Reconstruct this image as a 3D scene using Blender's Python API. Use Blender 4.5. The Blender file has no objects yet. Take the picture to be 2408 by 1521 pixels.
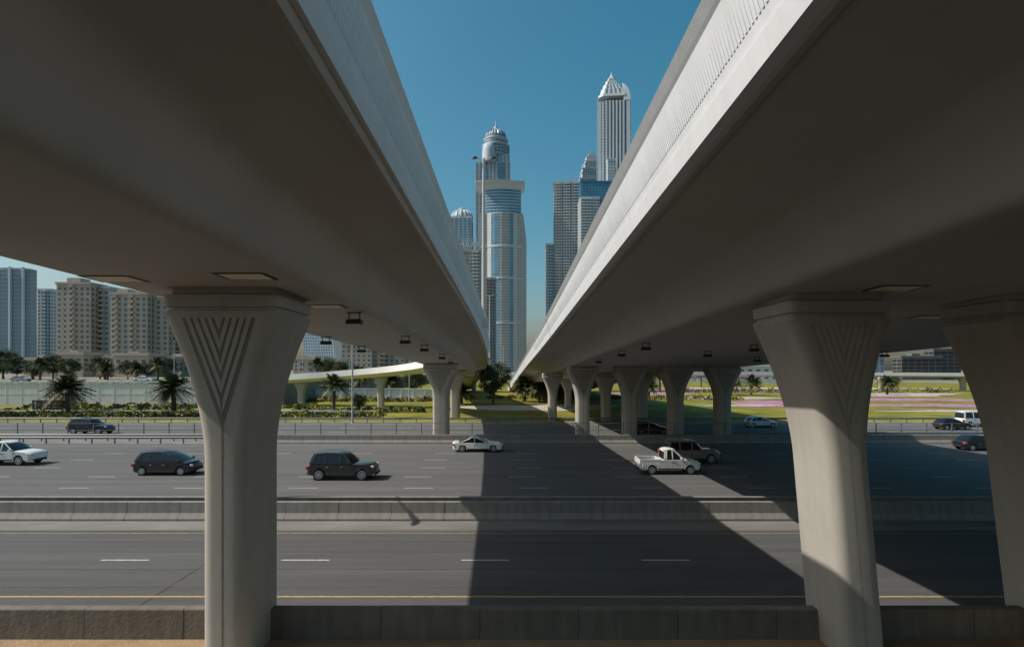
import bpy, bmesh, math, random
from mathutils import Vector, Matrix
random.seed(7)
D=bpy.data; SC=bpy.context.scene; COL=SC.collection
CAMH=7.7

# ---------------------------------------------------------------- materials
def mat(name,col,rough=.8,var=.15,scale=1.0,bump=0.0,bscale=None,metal=0.0,stretch=(1,1,1),col2=None,spec=.3,detail=6,streak=0.0,coat=0.0,lo=.32,hi=.68):
    m=D.materials.new(name); m.use_nodes=True
    nt=m.node_tree; N=nt.nodes; L=nt.links
    b=N['Principled BSDF']; b.inputs['Roughness'].default_value=rough
    b.inputs['Metallic'].default_value=metal
    b.inputs['Specular IOR Level'].default_value=spec
    if coat: b.inputs['Coat Weight'].default_value=coat
    if var<=0 and col2 is None:
        b.inputs['Base Color'].default_value=(*col,1); return m
    tc=N.new('ShaderNodeTexCoord'); mp=N.new('ShaderNodeMapping'); mp.inputs['Scale'].default_value=stretch
    L.new(tc.outputs['Object'],mp.inputs['Vector'])
    n=N.new('ShaderNodeTexNoise'); n.inputs['Scale'].default_value=scale; n.inputs['Detail'].default_value=detail
    n.inputs['Roughness'].default_value=.65
    L.new(mp.outputs[0],n.inputs['Vector'])
    r=N.new('ShaderNodeValToRGB')
    a=[c*(1-var) for c in col]; c2=col2 if col2 else [min(1,c*(1+var)) for c in col]
    r.color_ramp.elements[0].position=lo; r.color_ramp.elements[0].color=(*a,1)
    r.color_ramp.elements[1].position=hi; r.color_ramp.elements[1].color=(*c2,1)
    L.new(n.outputs['Fac'],r.inputs['Fac'])
    out=r.outputs['Color']
    if streak>0:
        mp2=N.new('ShaderNodeMapping'); mp2.inputs['Scale'].default_value=(2.2,2.2,.12)
        L.new(tc.outputs['Object'],mp2.inputs['Vector'])
        n3=N.new('ShaderNodeTexNoise'); n3.inputs['Scale'].default_value=1.6; n3.inputs['Detail'].default_value=5
        L.new(mp2.outputs[0],n3.inputs['Vector'])
        r3=N.new('ShaderNodeValToRGB')
        r3.color_ramp.elements[0].position=.35; r3.color_ramp.elements[0].color=(1-streak,1-streak*1.02,1-streak*1.1,1)
        r3.color_ramp.elements[1].position=.6; r3.color_ramp.elements[1].color=(1,1,1,1)
        L.new(n3.outputs['Fac'],r3.inputs['Fac'])
        mx=N.new('ShaderNodeMix'); mx.data_type='RGBA'; mx.blend_type='MULTIPLY'; mx.inputs['Factor'].default_value=1
        L.new(out,mx.inputs['A']); L.new(r3.outputs['Color'],mx.inputs['B']); out=mx.outputs['Result']
    L.new(out,b.inputs['Base Color'])
    if bump>0:
        n2=N.new('ShaderNodeTexNoise'); n2.inputs['Scale'].default_value=bscale or scale*6; n2.inputs['Detail'].default_value=4
        L.new(mp.outputs[0],n2.inputs['Vector'])
        bp=N.new('ShaderNodeBump'); bp.inputs['Strength'].default_value=bump; bp.inputs['Distance'].default_value=.05
        L.new(n2.outputs['Fac'],bp.inputs['Height']); L.new(bp.outputs[0],b.inputs['Normal'])
    return m

M={}
M['conc']=mat('concrete_soffit',(.42,.395,.35),.75,.06,.35,.04,6)
M['concp']=mat('concrete_pillar',(.38,.36,.315),.8,.05,.8,.06,9,streak=.07)
M['concd']=mat('concrete_groove_shade',(.19,.175,.145),.9,.15,2,.2,10)  # backing behind the vee ribs, groove shade put into the colour
M['para']=mat('parapet_concrete',(.62,.63,.62),.7,.04,.5,.04,8,streak=.05)
M['paraw']=mat('parapet_white',(.66,.67,.67),.6,.04,.6,.04,8,streak=.06)
M['rampw']=mat('ramp_white',(.82,.82,.81),.6,.04,.6,.05,8,streak=.06)
M['wallg']=mat('wall_grey',(.68,.67,.65),.8,.08,.4,.1,6,streak=.12)
M['barr']=mat('barrier_concrete',(.22,.21,.19),.9,.12,1.3,.2,9,streak=.14)
M['barrn']=mat('barrier_brown',(.15,.135,.112),.9,.14,1.3,.3,9,streak=.14)
M['asph']=mat('asphalt',(.088,.088,.086),.92,.10,.6,.5,60,stretch=(.08,1.0,1),col2=(.115,.115,.112),spec=.12)
M['asph2']=mat('asphalt_light',(.118,.118,.115),.92,.14,.6,.5,60,stretch=(.05,1.0,1),spec=.12)
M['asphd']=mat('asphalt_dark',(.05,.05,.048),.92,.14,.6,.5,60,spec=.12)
M['track']=mat('asphalt_wheel_track',(.088,.088,.086),.85,.12,.5,.4,60,stretch=(.03,1,1),spec=.2)
M['track2']=mat('asphalt_far_track',(.106,.106,.103),.85,.14,.5,.4,60,stretch=(.03,1,1),spec=.2)
M['shoulder']=mat('shoulder_concrete',(.175,.17,.155),.95,.18,.9,.3,40,stretch=(.3,1,1))
M['sand']=mat('sand',(.30,.205,.12),.95,.2,1.2,.6,14)
M['earth']=mat('far_ground',(.20,.18,.14),.95,.2,.05,.2,2)
M['grass']=mat('grass',(.12,.125,.015),.95,.35,.12,.6,8,col2=(.25,.23,.025))
M['gravel']=mat('white_gravel',(.42,.39,.34),.95,.25,1.5,.4,8)
M['pink']=mat('flower_purple',(.30,.09,.19),.95,.4,.6,.5,5,col2=(.48,.27,.37),detail=10)
M['whitefl']=mat('flower_pale',(.36,.27,.30),.95,.35,.7,.5,5,col2=(.55,.47,.50),detail=10)
M['white']=mat('road_paint_white',(.40,.40,.38),.8,.3,6)
M['yellow']=mat('road_paint_yellow',(.36,.26,.11),.8,.2,5)
M['yellowf']=mat('road_paint_yellow_faded',(.25,.20,.11),.8,.3,5)
M['steel']=mat('galvanised_steel',(.20,.205,.205),.55,.12,3,metal=.3)
M['dark']=mat('dark_metal',(.03,.03,.03),.5,.2,3)
M['pole']=mat('pole_paint',(.36,.37,.37),.5,.06,2)
M['bark']=mat('bark',(.10,.075,.05),.95,.35,6,.8,20)
M['leafa']=mat('leaf_light',(.080,.092,.035),.7,.25,2)
M['leafb']=mat('leaf_dark',(.048,.058,.025),.75,.25,2)
M['leafy']=mat('leaf_yellow',(.24,.22,.04),.8,.25,2)
M['leafd']=mat('leaf_dry',(.17,.13,.07),.8,.25,2)
M['lens']=mat('lamp_glass',(.5,.5,.46),.3,.05,2)
M['hatchc']=mat('hatch_cover',(.80,.71,.53),.7,.06,2)
# buildings; tower tints and render_sand have distance haze mixed into their colour
M['beige']=mat('render_beige',(.42,.37,.30),.85,.08,.08)
M['beige2']=mat('render_sand',(.38,.345,.29),.85,.08,.08)
M['stone']=mat('tower_stone',(.50,.50,.47),.8,.06,.05)
M['palew']=mat('tower_white',(.52,.57,.59),.7,.05,.05)
M['domem']=mat('tower_dome_grey',(.38,.45,.49),.6,.06,.05)
M['bluegrey']=mat('tower_bluegrey',(.27,.37,.43),.7,.08,.05)
M['greyt']=mat('tower_grey',(.34,.39,.42),.8,.08,.05)
M['glass']=mat('tower_glass_blue',(.09,.23,.33),.22,.25,.06,spec=.6)
M['glassd']=mat('window_glass_dark',(.12,.18,.22),.3,.3,.15,spec=.5)
M['glassw']=mat('window_dark',(.11,.115,.115),.3,.3,.2,spec=.4)
M['teal']=mat('tower_glass_teal',(.025,.19,.29),.2,.2,.06,spec=.6)
M['darkc']=mat('raw_dark_concrete',(.13,.135,.135),.9,.2,.3)
# cars
M['tyre']=mat('tyre',(.02,.02,.02),.85,.1,5)
M['rim']=mat('rim',(.45,.45,.46),.35,.05,5,metal=.6)
M['cglass']=mat('car_glass',(.012,.014,.016),.08,.1,3,spec=.5)
M['trim']=mat('car_trim',(.03,.03,.032),.6,.1,4)
M['hl']=mat('headlight',(.6,.62,.63),.15,.05,4)
M['tl']=mat('taillight',(.35,.02,.02),.25,.05,4)
def paint(n,c): return mat(n,c,.3,.04,2,spec=.5,coat=.5)
M['c_black']=paint('paint_black',(.012,.013,.017))
M['c_grey']=paint('paint_dark_grey',(.022,.021,.021))
M['c_white']=paint('paint_white',(.68,.68,.66))
M['c_red']=paint('paint_dark_red',(.10,.022,.018))
M['c_brown']=paint('paint_brown_silver',(.22,.15,.135))
M['c_silver']=paint('paint_silver',(.35,.36,.36))

# ---------------------------------------------------------------- mesh builder
class B:
    def __init__(s): s.v=[]; s.f=[]; s.m=[]
    def add(s,vs,fs,m=0):
        o=len(s.v); s.v+= [tuple(p) for p in vs]
        for f in fs: s.f.append([i+o for i in f]); s.m.append(m)
    def box(s,x0,x1,y0,y1,z0,z1,m=0):
        s.add([(x0,y0,z0),(x1,y0,z0),(x1,y1,z0),(x0,y1,z0),(x0,y0,z1),(x1,y0,z1),(x1,y1,z1),(x0,y1,z1)],
              [(0,3,2,1),(4,5,6,7),(0,1,5,4),(1,2,6,5),(2,3,7,6),(3,0,4,7)],m)
    def loft(s,rings,m=0,cap=True,closed=True):
        n=len(rings[0]); vs=[p for r in rings for p in r]; fs=[]
        for i in range(len(rings)-1):
            for j in range(n if closed else n-1):
                k=(j+1)%n
                fs.append((i*n+j,i*n+k,(i+1)*n+k,(i+1)*n+j))
        if cap and closed:
            fs.append(tuple(reversed(range(n)))); fs.append(tuple((len(rings)-1)*n+j for j in range(n)))
        s.add(vs,fs,m)
    def tube(s,pts,rad,n=8,m=0):
        rings=[]
        for i,p in enumerate(pts):
            p=Vector(p)
            a=Vector(pts[max(0,i-1)]); b=Vector(pts[min(len(pts)-1,i+1)])
            d=(b-a).normalized()
            u=d.cross(Vector((0,0,1)))
            if u.length<.05: u=Vector((1,0,0))
            u.normalize(); w=d.cross(u).normalized()
            r=rad[i] if isinstance(rad,(list,tuple)) else rad
            rings.append([tuple(p+(u*math.cos(t)+w*math.sin(t))*r) for t in [2*math.pi*k/n for k in range(n)]])
        s.loft(rings,m)
    def revolve(s,cx,cy,prof,n=24,m=0,a0=0):
        s.loft([[(cx+r*math.cos(a0+2*math.pi*k/n),cy+r*math.sin(a0+2*math.pi*k/n),z) for k in range(n)] for r,z in prof],m)
    def grid(s,o,u,nrm,w,z0,z1,nx,nz,fw,fh,m=0,p=.15):
        o=Vector(o);u=Vector(u);nrm=Vector(nrm)
        dx=w/nx; dz=(z1-z0)/nz
        for i in range(nx):
            for j in range(nz):
                a=o+u*(dx*(i+.5-fw/2))+nrm*p; b=o+u*(dx*(i+.5+fw/2))+nrm*p
                za=z0+dz*(j+.5-fh/2); zb=z0+dz*(j+.5+fh/2)
                s.add([(a.x,a.y,za),(b.x,b.y,za),(b.x,b.y,zb),(a.x,a.y,zb)],[(0,1,2,3)],m)
    def obj(s,name,mats,parent=None,smooth=False,bevel=0,fixn=True,sharp=38,**props):
        me=D.meshes.new(name); me.from_pydata(s.v,[],s.f)
        for mm in mats: me.materials.append(M[mm] if isinstance(mm,str) else mm)
        for p,k in zip(me.polygons,s.m): p.material_index=k
        if fixn:
            bm=bmesh.new(); bm.from_mesh(me); bmesh.ops.recalc_face_normals(bm,faces=bm.faces); bm.to_mesh(me); bm.free()
        if smooth:
            for p in me.polygons: p.use_smooth=True
            try: me.set_sharp_from_angle(angle=math.radians(sharp))
            except Exception: pass
        ob=D.objects.new(name,me); COL.objects.link(ob)
        if parent: ob.parent=parent
        if bevel:
            md=ob.modifiers.new('bevel','BEVEL'); md.width=bevel; md.segments=2; md.limit_method='ANGLE'; md.angle_limit=math.radians(35)
        for k,v in props.items(): ob[k]=v
        return ob
def thing(name,label,cat,loc=(0,0,0),rz=0,group=None):
    e=D.objects.new(name,None); e.empty_display_size=.5; COL.objects.link(e); e.location=loc; e.rotation_euler[2]=rz
    e['label']=label; e['category']=cat
    if group: e['group']=group
    return e
def dup(root,loc,rz=None,scale=None,label=None,group=None):
    def cp(o,par):
        c=o.copy(); COL.objects.link(c)
        if par: c.parent=par; c.matrix_parent_inverse=o.matrix_parent_inverse.copy()
        for ch in o.children: cp(ch,c)
        return c
    r=cp(root,None); r.location=loc
    if rz is not None: r.rotation_euler[2]=rz
    if scale is not None: r.scale=(scale,)*3
    if label: r['label']=label
    if group: r['group']=group
    return r
def sheet(name,pts,m,z,**kw):
    b=B(); b.add([(x,y,z) for x,y in pts],[tuple(range(len(pts)))])
    return b.obj(name,[m],fixn=False,kind='structure',**kw)
def rect(x0,x1,y0,y1): return [(x0,y0),(x1,y0),(x1,y1),(x0,y1)]

# ---------------------------------------------------------------- ground / roads
sheet('ground',rect(-6000,6000,-300,12000),'earth',-.02)
sheet('sand_ground',[(-80,13.0)]+[(x,12.6+.5*math.sin(x*.35)+.3*math.sin(x*1.1)) for x in range(-78,80,2)]+[(80,13.0),(80,15.75),(-80,15.75)],'sand',0.004)
sheet('road',rect(-200,200,-60,15.0),'asphd',0.0)  # added dark ground out of view, cuts light bounced onto pillars and soffits
sheet('road',rect(-300,300,15.7,27.6),'asph',0.004)
sheet('median_strip',rect(-300,300,27.6,28.7),'shoulder',0.002)
sheet('road',rect(-300,300,28.7,56.4),'asph2',0.004)
sheet('verge',rect(-300,300,56.4,61.5),'shoulder',0.0)
sheet('road',rect(-300,300,61.5,77.5),'asph2',0.004)
sheet('shoulder',rect(-300,300,26.0,27.58),'shoulder',0.008)
sheet('shoulder',rect(-300,300,15.75,17.0),'shoulder',0.008)
sheet('verge',rect(-300,300,77.5,80.5),'shoulder',0.004)
def marks(name,m,items,z=.013):
    b=B()
    for x0,x1,y0,y1 in items: b.add([(x0,y0,z),(x1,y0,z),(x1,y1,z),(x0,y1,z)],[(0,1,2,3)])
    b.obj(name,[m],fixn=False,kind='structure')
marks('yellow_edge_line','yellow',[(-200,200,18.31,18.43)])
marks('yellow_edge_line','yellowf',[(-200,200,25.44,25.54)])
it=[]
for Y,ph,per in [(21.9,-9.35,7.3),(35.3,-7.1,7.5),(39.0,-7.8,7.6),(42.6,-7.2,7.6),(46.4,-7.5,7.6),(49.95,-7.2,7.6)]:
    for k in range(-14,16):
        x=ph+per*k
        it.append((x,x+1.95,Y-.06,Y+.06))
for Y in (67.2,71.8):
    for k in range(-14,16): it.append((7.6*k,7.6*k+2,Y-.07,Y+.07))
marks('white_lane_line','white',it)
marks('white_edge_line','white',[(-250,250,54.9,55.0),(-250,250,62.2,62.35),(-250,250,76.7,76.85)])
marks('wheel_track','track',[(-200,200,y0,y0+.5) for y0 in (19.2,20.9,22.9,24.3)],.0095)
marks('wheel_track','track2',[(-250,250,y,y+.5) for y in (32.3,33.9,36.4,38.0,40.1,41.6,43.7,45.2,47.4,49.0,51.2,52.8)],.0095)
marks('road_joint','asphd',[(x,x+.04,15.8,27.5) for x in (-31,-12.2,24.6,44)],.0105)

# green zone
sheet('grass',rect(-170,260,80.5,340),'grass',0.004)
def blob(name,cx,cy,rx,ry,m,z,n=40,seed=0,rot=0):
    rnd=random.Random(seed); ph=[rnd.uniform(0,6.28) for _ in range(4)]
    pts=[]
    for k in range(n):
        t=2*math.pi*k/n
        r=1+.16*math.sin(2*t+ph[0])+.12*math.sin(3*t+ph[1])+.07*math.sin(7*t+ph[2])
        x=rx*r*math.cos(t); y=ry*r*math.sin(t)
        pts.append((cx+x*math.cos(rot)-y*math.sin(rot),cy+x*math.sin(rot)+y*math.cos(rot)))
    return sheet(name,pts,m,z)
blob('gravel_bed',6,112,15,10,'gravel',.010,seed=1)
for i,(cx,cy,rx,ry,m,ro) in enumerate([(66,128,17,7,'pink',.25),(58,150,14,7,'whitefl',.2),(76,205,20,20,'pink',.1),(92,118,20,6,'pink',-.1),
        (96,103,22,3.2,'whitefl',.05),(118,170,26,10,'whitefl',.1),(104,140,22,7,'pink',-.05),(50,118,9,2.6,'whitefl',.2),(44,175,14,10,'pink',.1),(110,112,18,2.6,'pink',0),(62,116,13,2.2,'pink',.15)]):
    blob('flower_bed',cx,cy,rx,ry,m,.012+.004*i,seed=10+i,rot=ro)
blob('path',120,230,60,10,'gravel',.008,seed=33)

b=B(); b.box(-420,-51,119.8,420,-.5,4.9); b.obj('terrace_ground',['earth'],kind='structure')
sheet('road',rect(-420,-52,123,138),'asph2',4.904)

w=thing('retaining_wall','long pale grey concrete panel retaining wall behind the planted strip','wall',(0,119.2,0))
b=B(); b.box(-420,-50.6,0,.55,0,4.8)
b.obj('wall_face',['wallg'],w)
b=B()
x=-200
while x<-52:
    b.box(x,x+.14,-.04,-.003,0,4.75); 
    x+=3.4
b.box(-200,-50.7,-.04,-.002,2.4,2.48)
b.obj('panel_joint',['wallg'],w,kind='stuff')
b=B(); b.box(-420,-50.5,-.12,.67,4.8,5.0)
x=-200
while x<-52: b.box(x,x+1.4,-.14,.69,5.0,5.25); x+=2.6
b.obj('coping',['para'],w)
w=thing('boundary_wall','low grey panelled concrete wall beyond the curved ramp','wall',(0,140,0))
b=B(); b.box(-51,-19,0,.4,0,2.6); b.obj('wall_face',['wallg'],w)
b=B()
x=-50.5
while x<-19.5: b.box(x,x+.35,-.12,-.003,0,2.75); x+=3.1
b.obj('pilaster',['para'],w,kind='stuff')
b=B(); b.box(-51,-19,-.14,.5,2.76,2.95); b.obj('coping',['para'],w)
w=thing('low_wall','low pale kerb wall edging the planted strip','wall',(0,95.2,0))
b=B(); b.box(-140,-24,0,.35,0,.5); b.box(-140,-24,-.05,.4,.5,.6); b.obj('wall_body',['para'],w)

# ---------------------------------------------------------------- barriers
def barrier_master(name,label,grp,L,h,nj=True,m='barr',jm='dark'):
    t=thing(name,label,'barrier',group=grp)
    b=B()
    g=.008
    if nj: sec=[(-.36,0),(-.36,.10),(-.17,.36),(-.13,h-.03),(-.10,h),(.10,h),(.13,h-.03),(.17,.36),(.36,.10),(.36,0)]
    else: sec=[(-.16,0),(-.14,h-.03),(-.11,h),(.11,h),(.14,h-.03),(.16,0)]
    b.loft([[(x,y,z) for y,z in sec] for x in (g,L-g)])
    b.obj('block',[m],t)
    b=B(); b.box(L-g+.001,L+g-.001,-.11,.11,.02,h-.04)
    b.obj('joint_filler',[jm],t)
    return t
def row(master,x0,x1,step,Y):
    first=True; x=x0
    while x<x1:
        if first: master.location=(x,Y,.004); first=False
        else: dup(master,(x,Y+random.uniform(-.008,.008),.004))
        x+=step
m1=barrier_master('concrete_barrier','weathered brown concrete barrier block beside the sandy verge','barriers along the near road edge',2.83,.86,False,'barrn','barrn')
row(m1,-17.9,17,2.83,15.62)
m2=barrier_master('concrete_barrier','stained concrete safety barrier block standing in the median','median safety barriers',2.72,.92)
row(m2,-33.4,33,2.72,27.95)
m3=barrier_master('concrete_barrier','grey concrete safety barrier block at the far road edge','barriers at the far road edge',3.6,.9)
row(m3,-25.5,60,3.6,57.0)
t=thing('concrete_wall','low grey concrete wall running along the median','wall',(0,28.55,.004))
b=B(); b.box(-200,200,-.1,.1,0,.96); b.obj('wall_body',['barr'],t)
b=B(); b.box(-200,200,-.13,.13,.96,1.02); b.obj('coping',['barr'],t)

def guardrail(x0,x1,Y,h=.75,label='galvanised steel crash rail on short posts beside the road'):
    t=thing('guard_rail',label,'guard rail',(0,Y,0))
    b=B()
    sec=[(0,h-.26),(-.05,h-.21),(-.05,h-.18),(0,h-.14),(-.05,h-.10),(-.05,h-.05),(0,h)]
    ring=[(y,z) for y,z in sec]+[(y+.02,z) for y,z in reversed(sec)]
    b.loft([[(x,y,z) for y,z in ring] for x in (x0,x1)]); b.obj('rail',['steel'],t)
    b=B(); x=x0+.3
    while x<x1: b.box(x,x+.1,.025,.13,0,h-.03); x+=2.4
    b.obj('post',['steel'],t,kind='stuff')
guardrail(-90,-25.6,56.6)
guardrail(-90,-25.6,58.8)
guardrail(-120,120,79.3)
guardrail(28,110,60.8)
t=thing('fence','thin steel rail fence between the carriageways','fence',(0,61.0,0))
b=B(); x=-110
while x<110: b.box(x,x+.09,-.04,.04,0,1.75); x+=2.85
b.obj('post',['steel'],t,kind='stuff')
b=B()
for z in (.25,.9,1.68): b.box(-110,110,-.02,.02,z,z+.05)
b.obj('rail',['steel'],t)

# ---------------------------------------------------------------- bridges
def sl(Y): return -.026*Y-.00003*Y*Y-.0003*max(0,Y-80)**2
def sr(Y): return -.0262*Y-.00009*Y*Y-.0002*max(0,Y-80)**2
def dxl(Y): return -.0004*max(0,Y-25)**2
def dxr(Y): return -.00015*max(0,Y-30)**2
YS=[-30+5*i for i in range(0,48)]
def sweep(b,sec,dx,s,m=0,ys=YS,cap=True):
    b.loft([[(a+dx(Y),Y,CAMH+c+s(Y)) for a,c in sec] for Y in ys],m,cap)
def smoothsec(pts,n=5):
    out=[]
    P=[Vector((a,c)) for a,c in pts]
    for i in range(len(P)-1):
        p0=P[max(0,i-1)];p1=P[i];p2=P[i+1];p3=P[min(len(P)-1,i+2)]
        for k in range(n):
            t=k/n
            q=.5*((2*p1)+(-p0+p2)*t+(2*p0-5*p1+4*p2-p3)*t*t+(-p0+3*p1-3*p2+p3)*t**3)
            out.append((q.x,q.y))
    out.append((P[-1].x,P[-1].y)); return out
webL=smoothsec([(-5.42,2.5),(-5.20,2.53),(-5.04,2.63),(-4.92,2.82),(-4.68,3.36),(-4.54,3.62),(-4.30,3.83),(-3.85,3.95),(-2.64,4.17)],4)+[(-2.62,4.10),(-2.52,4.10)]
mir=lambda s,c:[(2*c-a,z) for a,z in reversed(s)]
cL=-7.65
secL=webL+[(-2.45,4.22),(-2.45,4.72),(2*cL+2.45,4.72),(2*cL+2.45,4.22)]+mir(webL,cL)
def bridge(label,sec,dx,s,pars):
    t=thing('overpass_bridge',label,'bridge')
    b=B(); sweep(b,sec,dx,s); b.obj('box_girder_deck',['conc'],t,smooth=True,sharp=40)
    for psec,ribx,side,pm in pars:
        b=B(); sweep(b,psec,dx,s)
        if ribx:
            (a0,c0),(a1,c1)=ribx
            Y=1
            while Y<70:
                y0,y1=Y,Y+.055
                pts=[]
                for yy in (y0,y1):
                    for a,c in ((a0,c0),(a1,c1)):
                        for o in (.03,-.005):
                            pts.append((a+side*o+dx(yy),yy,CAMH+c+s(yy)))
                b.add(pts,[(0,1,3,2),(4,6,7,5),(1,5,7,3),(0,4,5,1),(2,3,7,6)],0)
                Y+=.10
        b.obj('parapet',[pm],t)
    return t
parL=[(-2.52,4.22),(-2.36,4.22),(-2.31,4.50),(-2.37,4.54),(-2.20,5.55),(-2.16,5.62),(-2.10,5.72),(-2.45,5.72),(-2.6,4.55)]
parL2=[(2*cL-a,c) for a,c in parL]
bl=bridge('curved grey concrete box girder overpass on flared pillars above the road',secL,dxl,sl,[(parL,((-2.325,4.80),(-2.215,5.46)),-1,'para'),(parL2,None,1,'para')])
webR=smoothsec([(7.08,2.4),(6.88,2.43),(6.74,2.52),(6.62,2.70),(6.34,3.20),(6.18,3.45),(5.92,3.66),(5.45,3.79),(3.64,4.17)],4)+[(3.62,4.10),(3.5,4.10)]
cR=17.1
secR=webR+[(3.42,4.22),(3.42,4.72),(2*cR-3.4,4.72),(2*cR-3.4,4.22)]+mir(webR,cR)
parR=[(3.46,4.16),(3.27,4.17),(3.19,4.50),(3.25,4.54),(2.97,5.46),(2.92,5.52),(2.80,5.68),(3.2,5.68),(3.46,4.6)]
parR2=[(2*cR-a,c) for a,c in parR]
br=bridge('wide pale concrete overpass with ribbed parapet standing on many flared pillars',secR,dxr,sr,[(parR,((3.175,4.76),(3.0,5.38)),1,'paraw'),(parR2,None,-1,'para')])
def hatch(parent,X,Y,s,c):
    z=lambda yy:CAMH+c+s(yy)-.012
    b=B()
    w,d=.60,.40
    def q(x0,x1,y0,y1,o,m): b.add([(x0,y0,z(y0)-o),(x1,y0,z(y0)-o),(x1,y1,z(y1)-o),(x0,y1,z(y1)-o)],[(0,1,2,3)],m)
    q(X-w,X+w,Y-d,Y+d,0,0); q(X-w+.10,X+w-.10,Y-d+.08,Y+d-.08,.006,1)
    b.obj('access_hatch',['dark','hatchc'],parent)
for X,Y in ((-9.4,12.8),(-6.15,12.5),(-5.95,17.3),(-9.3,17.3)): hatch(bl,X,Y,sl,2.5)
for X,Y in ((9.5,13.4),(14.7,19.0),(15.1,13.2),(9.3,19)): hatch(br,X,Y,sr,2.4)

# ---------------------------------------------------------------- pillars
def rr(cx,cy,w,d,r,z,n=5):
    pts=[]
    for sx,sy,a0 in ((1,1,0),(-1,1,90),(-1,-1,180),(1,-1,270)):
        for k in range(n+1):
            a=math.radians(a0+90*k/n)
            pts.append((cx+sx*(w/2-r)+r*math.cos(a),cy+sy*(d/2-r)+r*math.sin(a),z))
    return pts
def pillar(X,Y,ztop,w,d,cw,cd,lean=0,flare=3.0,label='tall flared concrete bridge pillar with nested vee grooves',group='bridge pillars',detail=True,rel=.03,back='concd',nr=5):
    t=thing('bridge_pillar',label,'pillar',(X,Y,0),group=group)
    zc=ztop-.68
    def cx(z): return lean*(1-min(1,max(0,z/zc)))
    def ww(z):
        q=max(0,(z-(zc-flare*1.25))/(flare*1.25)); return w+(cw-w)*q**1.75
    def dd(z):
        q=max(0,(z-(zc-flare*1.25))/(flare*1.25)); return d+(cd-d)*q**1.75
    zs=[-.3,.6,1.2,2,3,4,zc-flare*1.25]+[zc-flare*1.25*(1-k/14) for k in range(1,15)]
    zs=sorted(set(zs))
    b=B(); b.loft([rr(cx(z),0,ww(z),dd(z),min(.34,w*.28),z,7) for z in zs])
    b.obj('shaft',['concp'],t,smooth=True)
    b=B()
    b.loft([rr(0,0,cw-.04,cd-.04,.2,zc+.002),rr(0,0,cw-.08,cd-.08,.2,zc+.12),rr(0,0,cw-.20,cd-.20,.2,zc+.14),rr(0,0,cw-.20,cd-.20,.2,zc+.20),
            rr(0,0,cw-.08,cd-.08,.2,zc+.22),rr(0,0,cw-.04,cd-.04,.2,zc+.52),rr(0,0,cw-.3,cd-.3,.2,zc+.56),rr(0,0,cw-.3,cd-.3,.2,ztop+.05)])
    b.obj('capital',['concp'],t,smooth=True)
    if detail:
        for side in (-1,1):
            def P(x,z,o): return (x+cx(z),side*(dd(z)/2+o),z)
            b=B()
            zt=zc-.08; zb=zc-flare*.95; hw=cw*.30
            N=10
            rings=[]
            for k in range(N+1):
                z=zt+(zb-zt)*k/N; h=hw*(1-k/N)+.03
                rings.append((z,h))
            for k in range(N):
                z0,h0=rings[k]; z1,h1=rings[k+1]
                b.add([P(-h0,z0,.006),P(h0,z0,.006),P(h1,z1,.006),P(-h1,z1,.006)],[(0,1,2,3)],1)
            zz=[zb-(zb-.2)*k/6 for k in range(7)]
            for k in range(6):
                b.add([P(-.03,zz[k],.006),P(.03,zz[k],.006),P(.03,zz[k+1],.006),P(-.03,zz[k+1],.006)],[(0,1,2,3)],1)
            for r in range(nr):
                xo=hw*(1-r/nr)-hw/nr*.4; bw=hw/nr*.58
                if xo<=.02: continue
                zlow=zt-(zt-zb)*(xo/hw)*.98
                for sg in (-1,1):
                    K=6
                    for k in range(K):
                        f0=k/K; f1=(k+1)/K
                        za=zt+(zlow-zt)*f0; zb2=zt+(zlow-zt)*f1
                        xa=sg*xo*(1-f0); xb=sg*xo*(1-f1)
                        xi0=sg*max(0,xo*(1-f0)-bw); xi1=sg*max(0,xo*(1-f1)-bw)
                        A=[P(xa,za,rel),P(xi0,za,rel),P(xi1,zb2,rel),P(xb,zb2,rel),P(xa,za,0),P(xi0,za,0),P(xi1,zb2,0),P(xb,zb2,0)]
                        b.add(A,[(0,1,2,3),(0,4,7,3),(1,5,6,2)],0)
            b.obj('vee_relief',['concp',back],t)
    return t
M['concf']=mat('concrete_groove_shade_faint',(.31,.29,.25),.85,.1,2,.1,10)  # fainter painted groove shade for the right-hand pillars
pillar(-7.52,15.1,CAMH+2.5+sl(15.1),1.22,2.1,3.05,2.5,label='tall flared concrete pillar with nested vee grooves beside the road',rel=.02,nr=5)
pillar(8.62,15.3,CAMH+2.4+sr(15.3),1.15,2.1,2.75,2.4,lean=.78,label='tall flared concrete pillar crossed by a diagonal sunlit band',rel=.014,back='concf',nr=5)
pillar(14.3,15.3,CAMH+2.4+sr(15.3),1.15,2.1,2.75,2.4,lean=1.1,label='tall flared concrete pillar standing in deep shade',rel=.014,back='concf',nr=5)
for X in (-8.15,): pillar(X,62.3,CAMH+2.5+sl(62.3),1.75,2.1,3.9,2.8,flare=2.6,label='flared concrete pillar standing at the far road edge')
pillar(-9.0,86,CAMH+2.5+sl(86),1.4,2,3.4,2.6,flare=2.6,label='flared concrete pillar standing on the lawn',detail=False)
for X in (8.1,13.5,18.8,24.2): pillar(X,62.3,CAMH+2.4+sr(62.3),1.5,2.1,3.5,2.8,flare=2.6,label='flared concrete pillar standing at the far road edge')
for X in (6.2,14.4,20): pillar(X,83,CAMH+2.4+sr(83),1.3,2,3.2,2.6,flare=2.4,label='flared concrete pillar standing on the lawn',detail=False)
for X in (11.6,19): pillar(X,112,CAMH+2.4+sr(112),1.3,2,3.0,2.6,flare=2.0,label='flared concrete pillar on pale gravel',detail=False)

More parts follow.
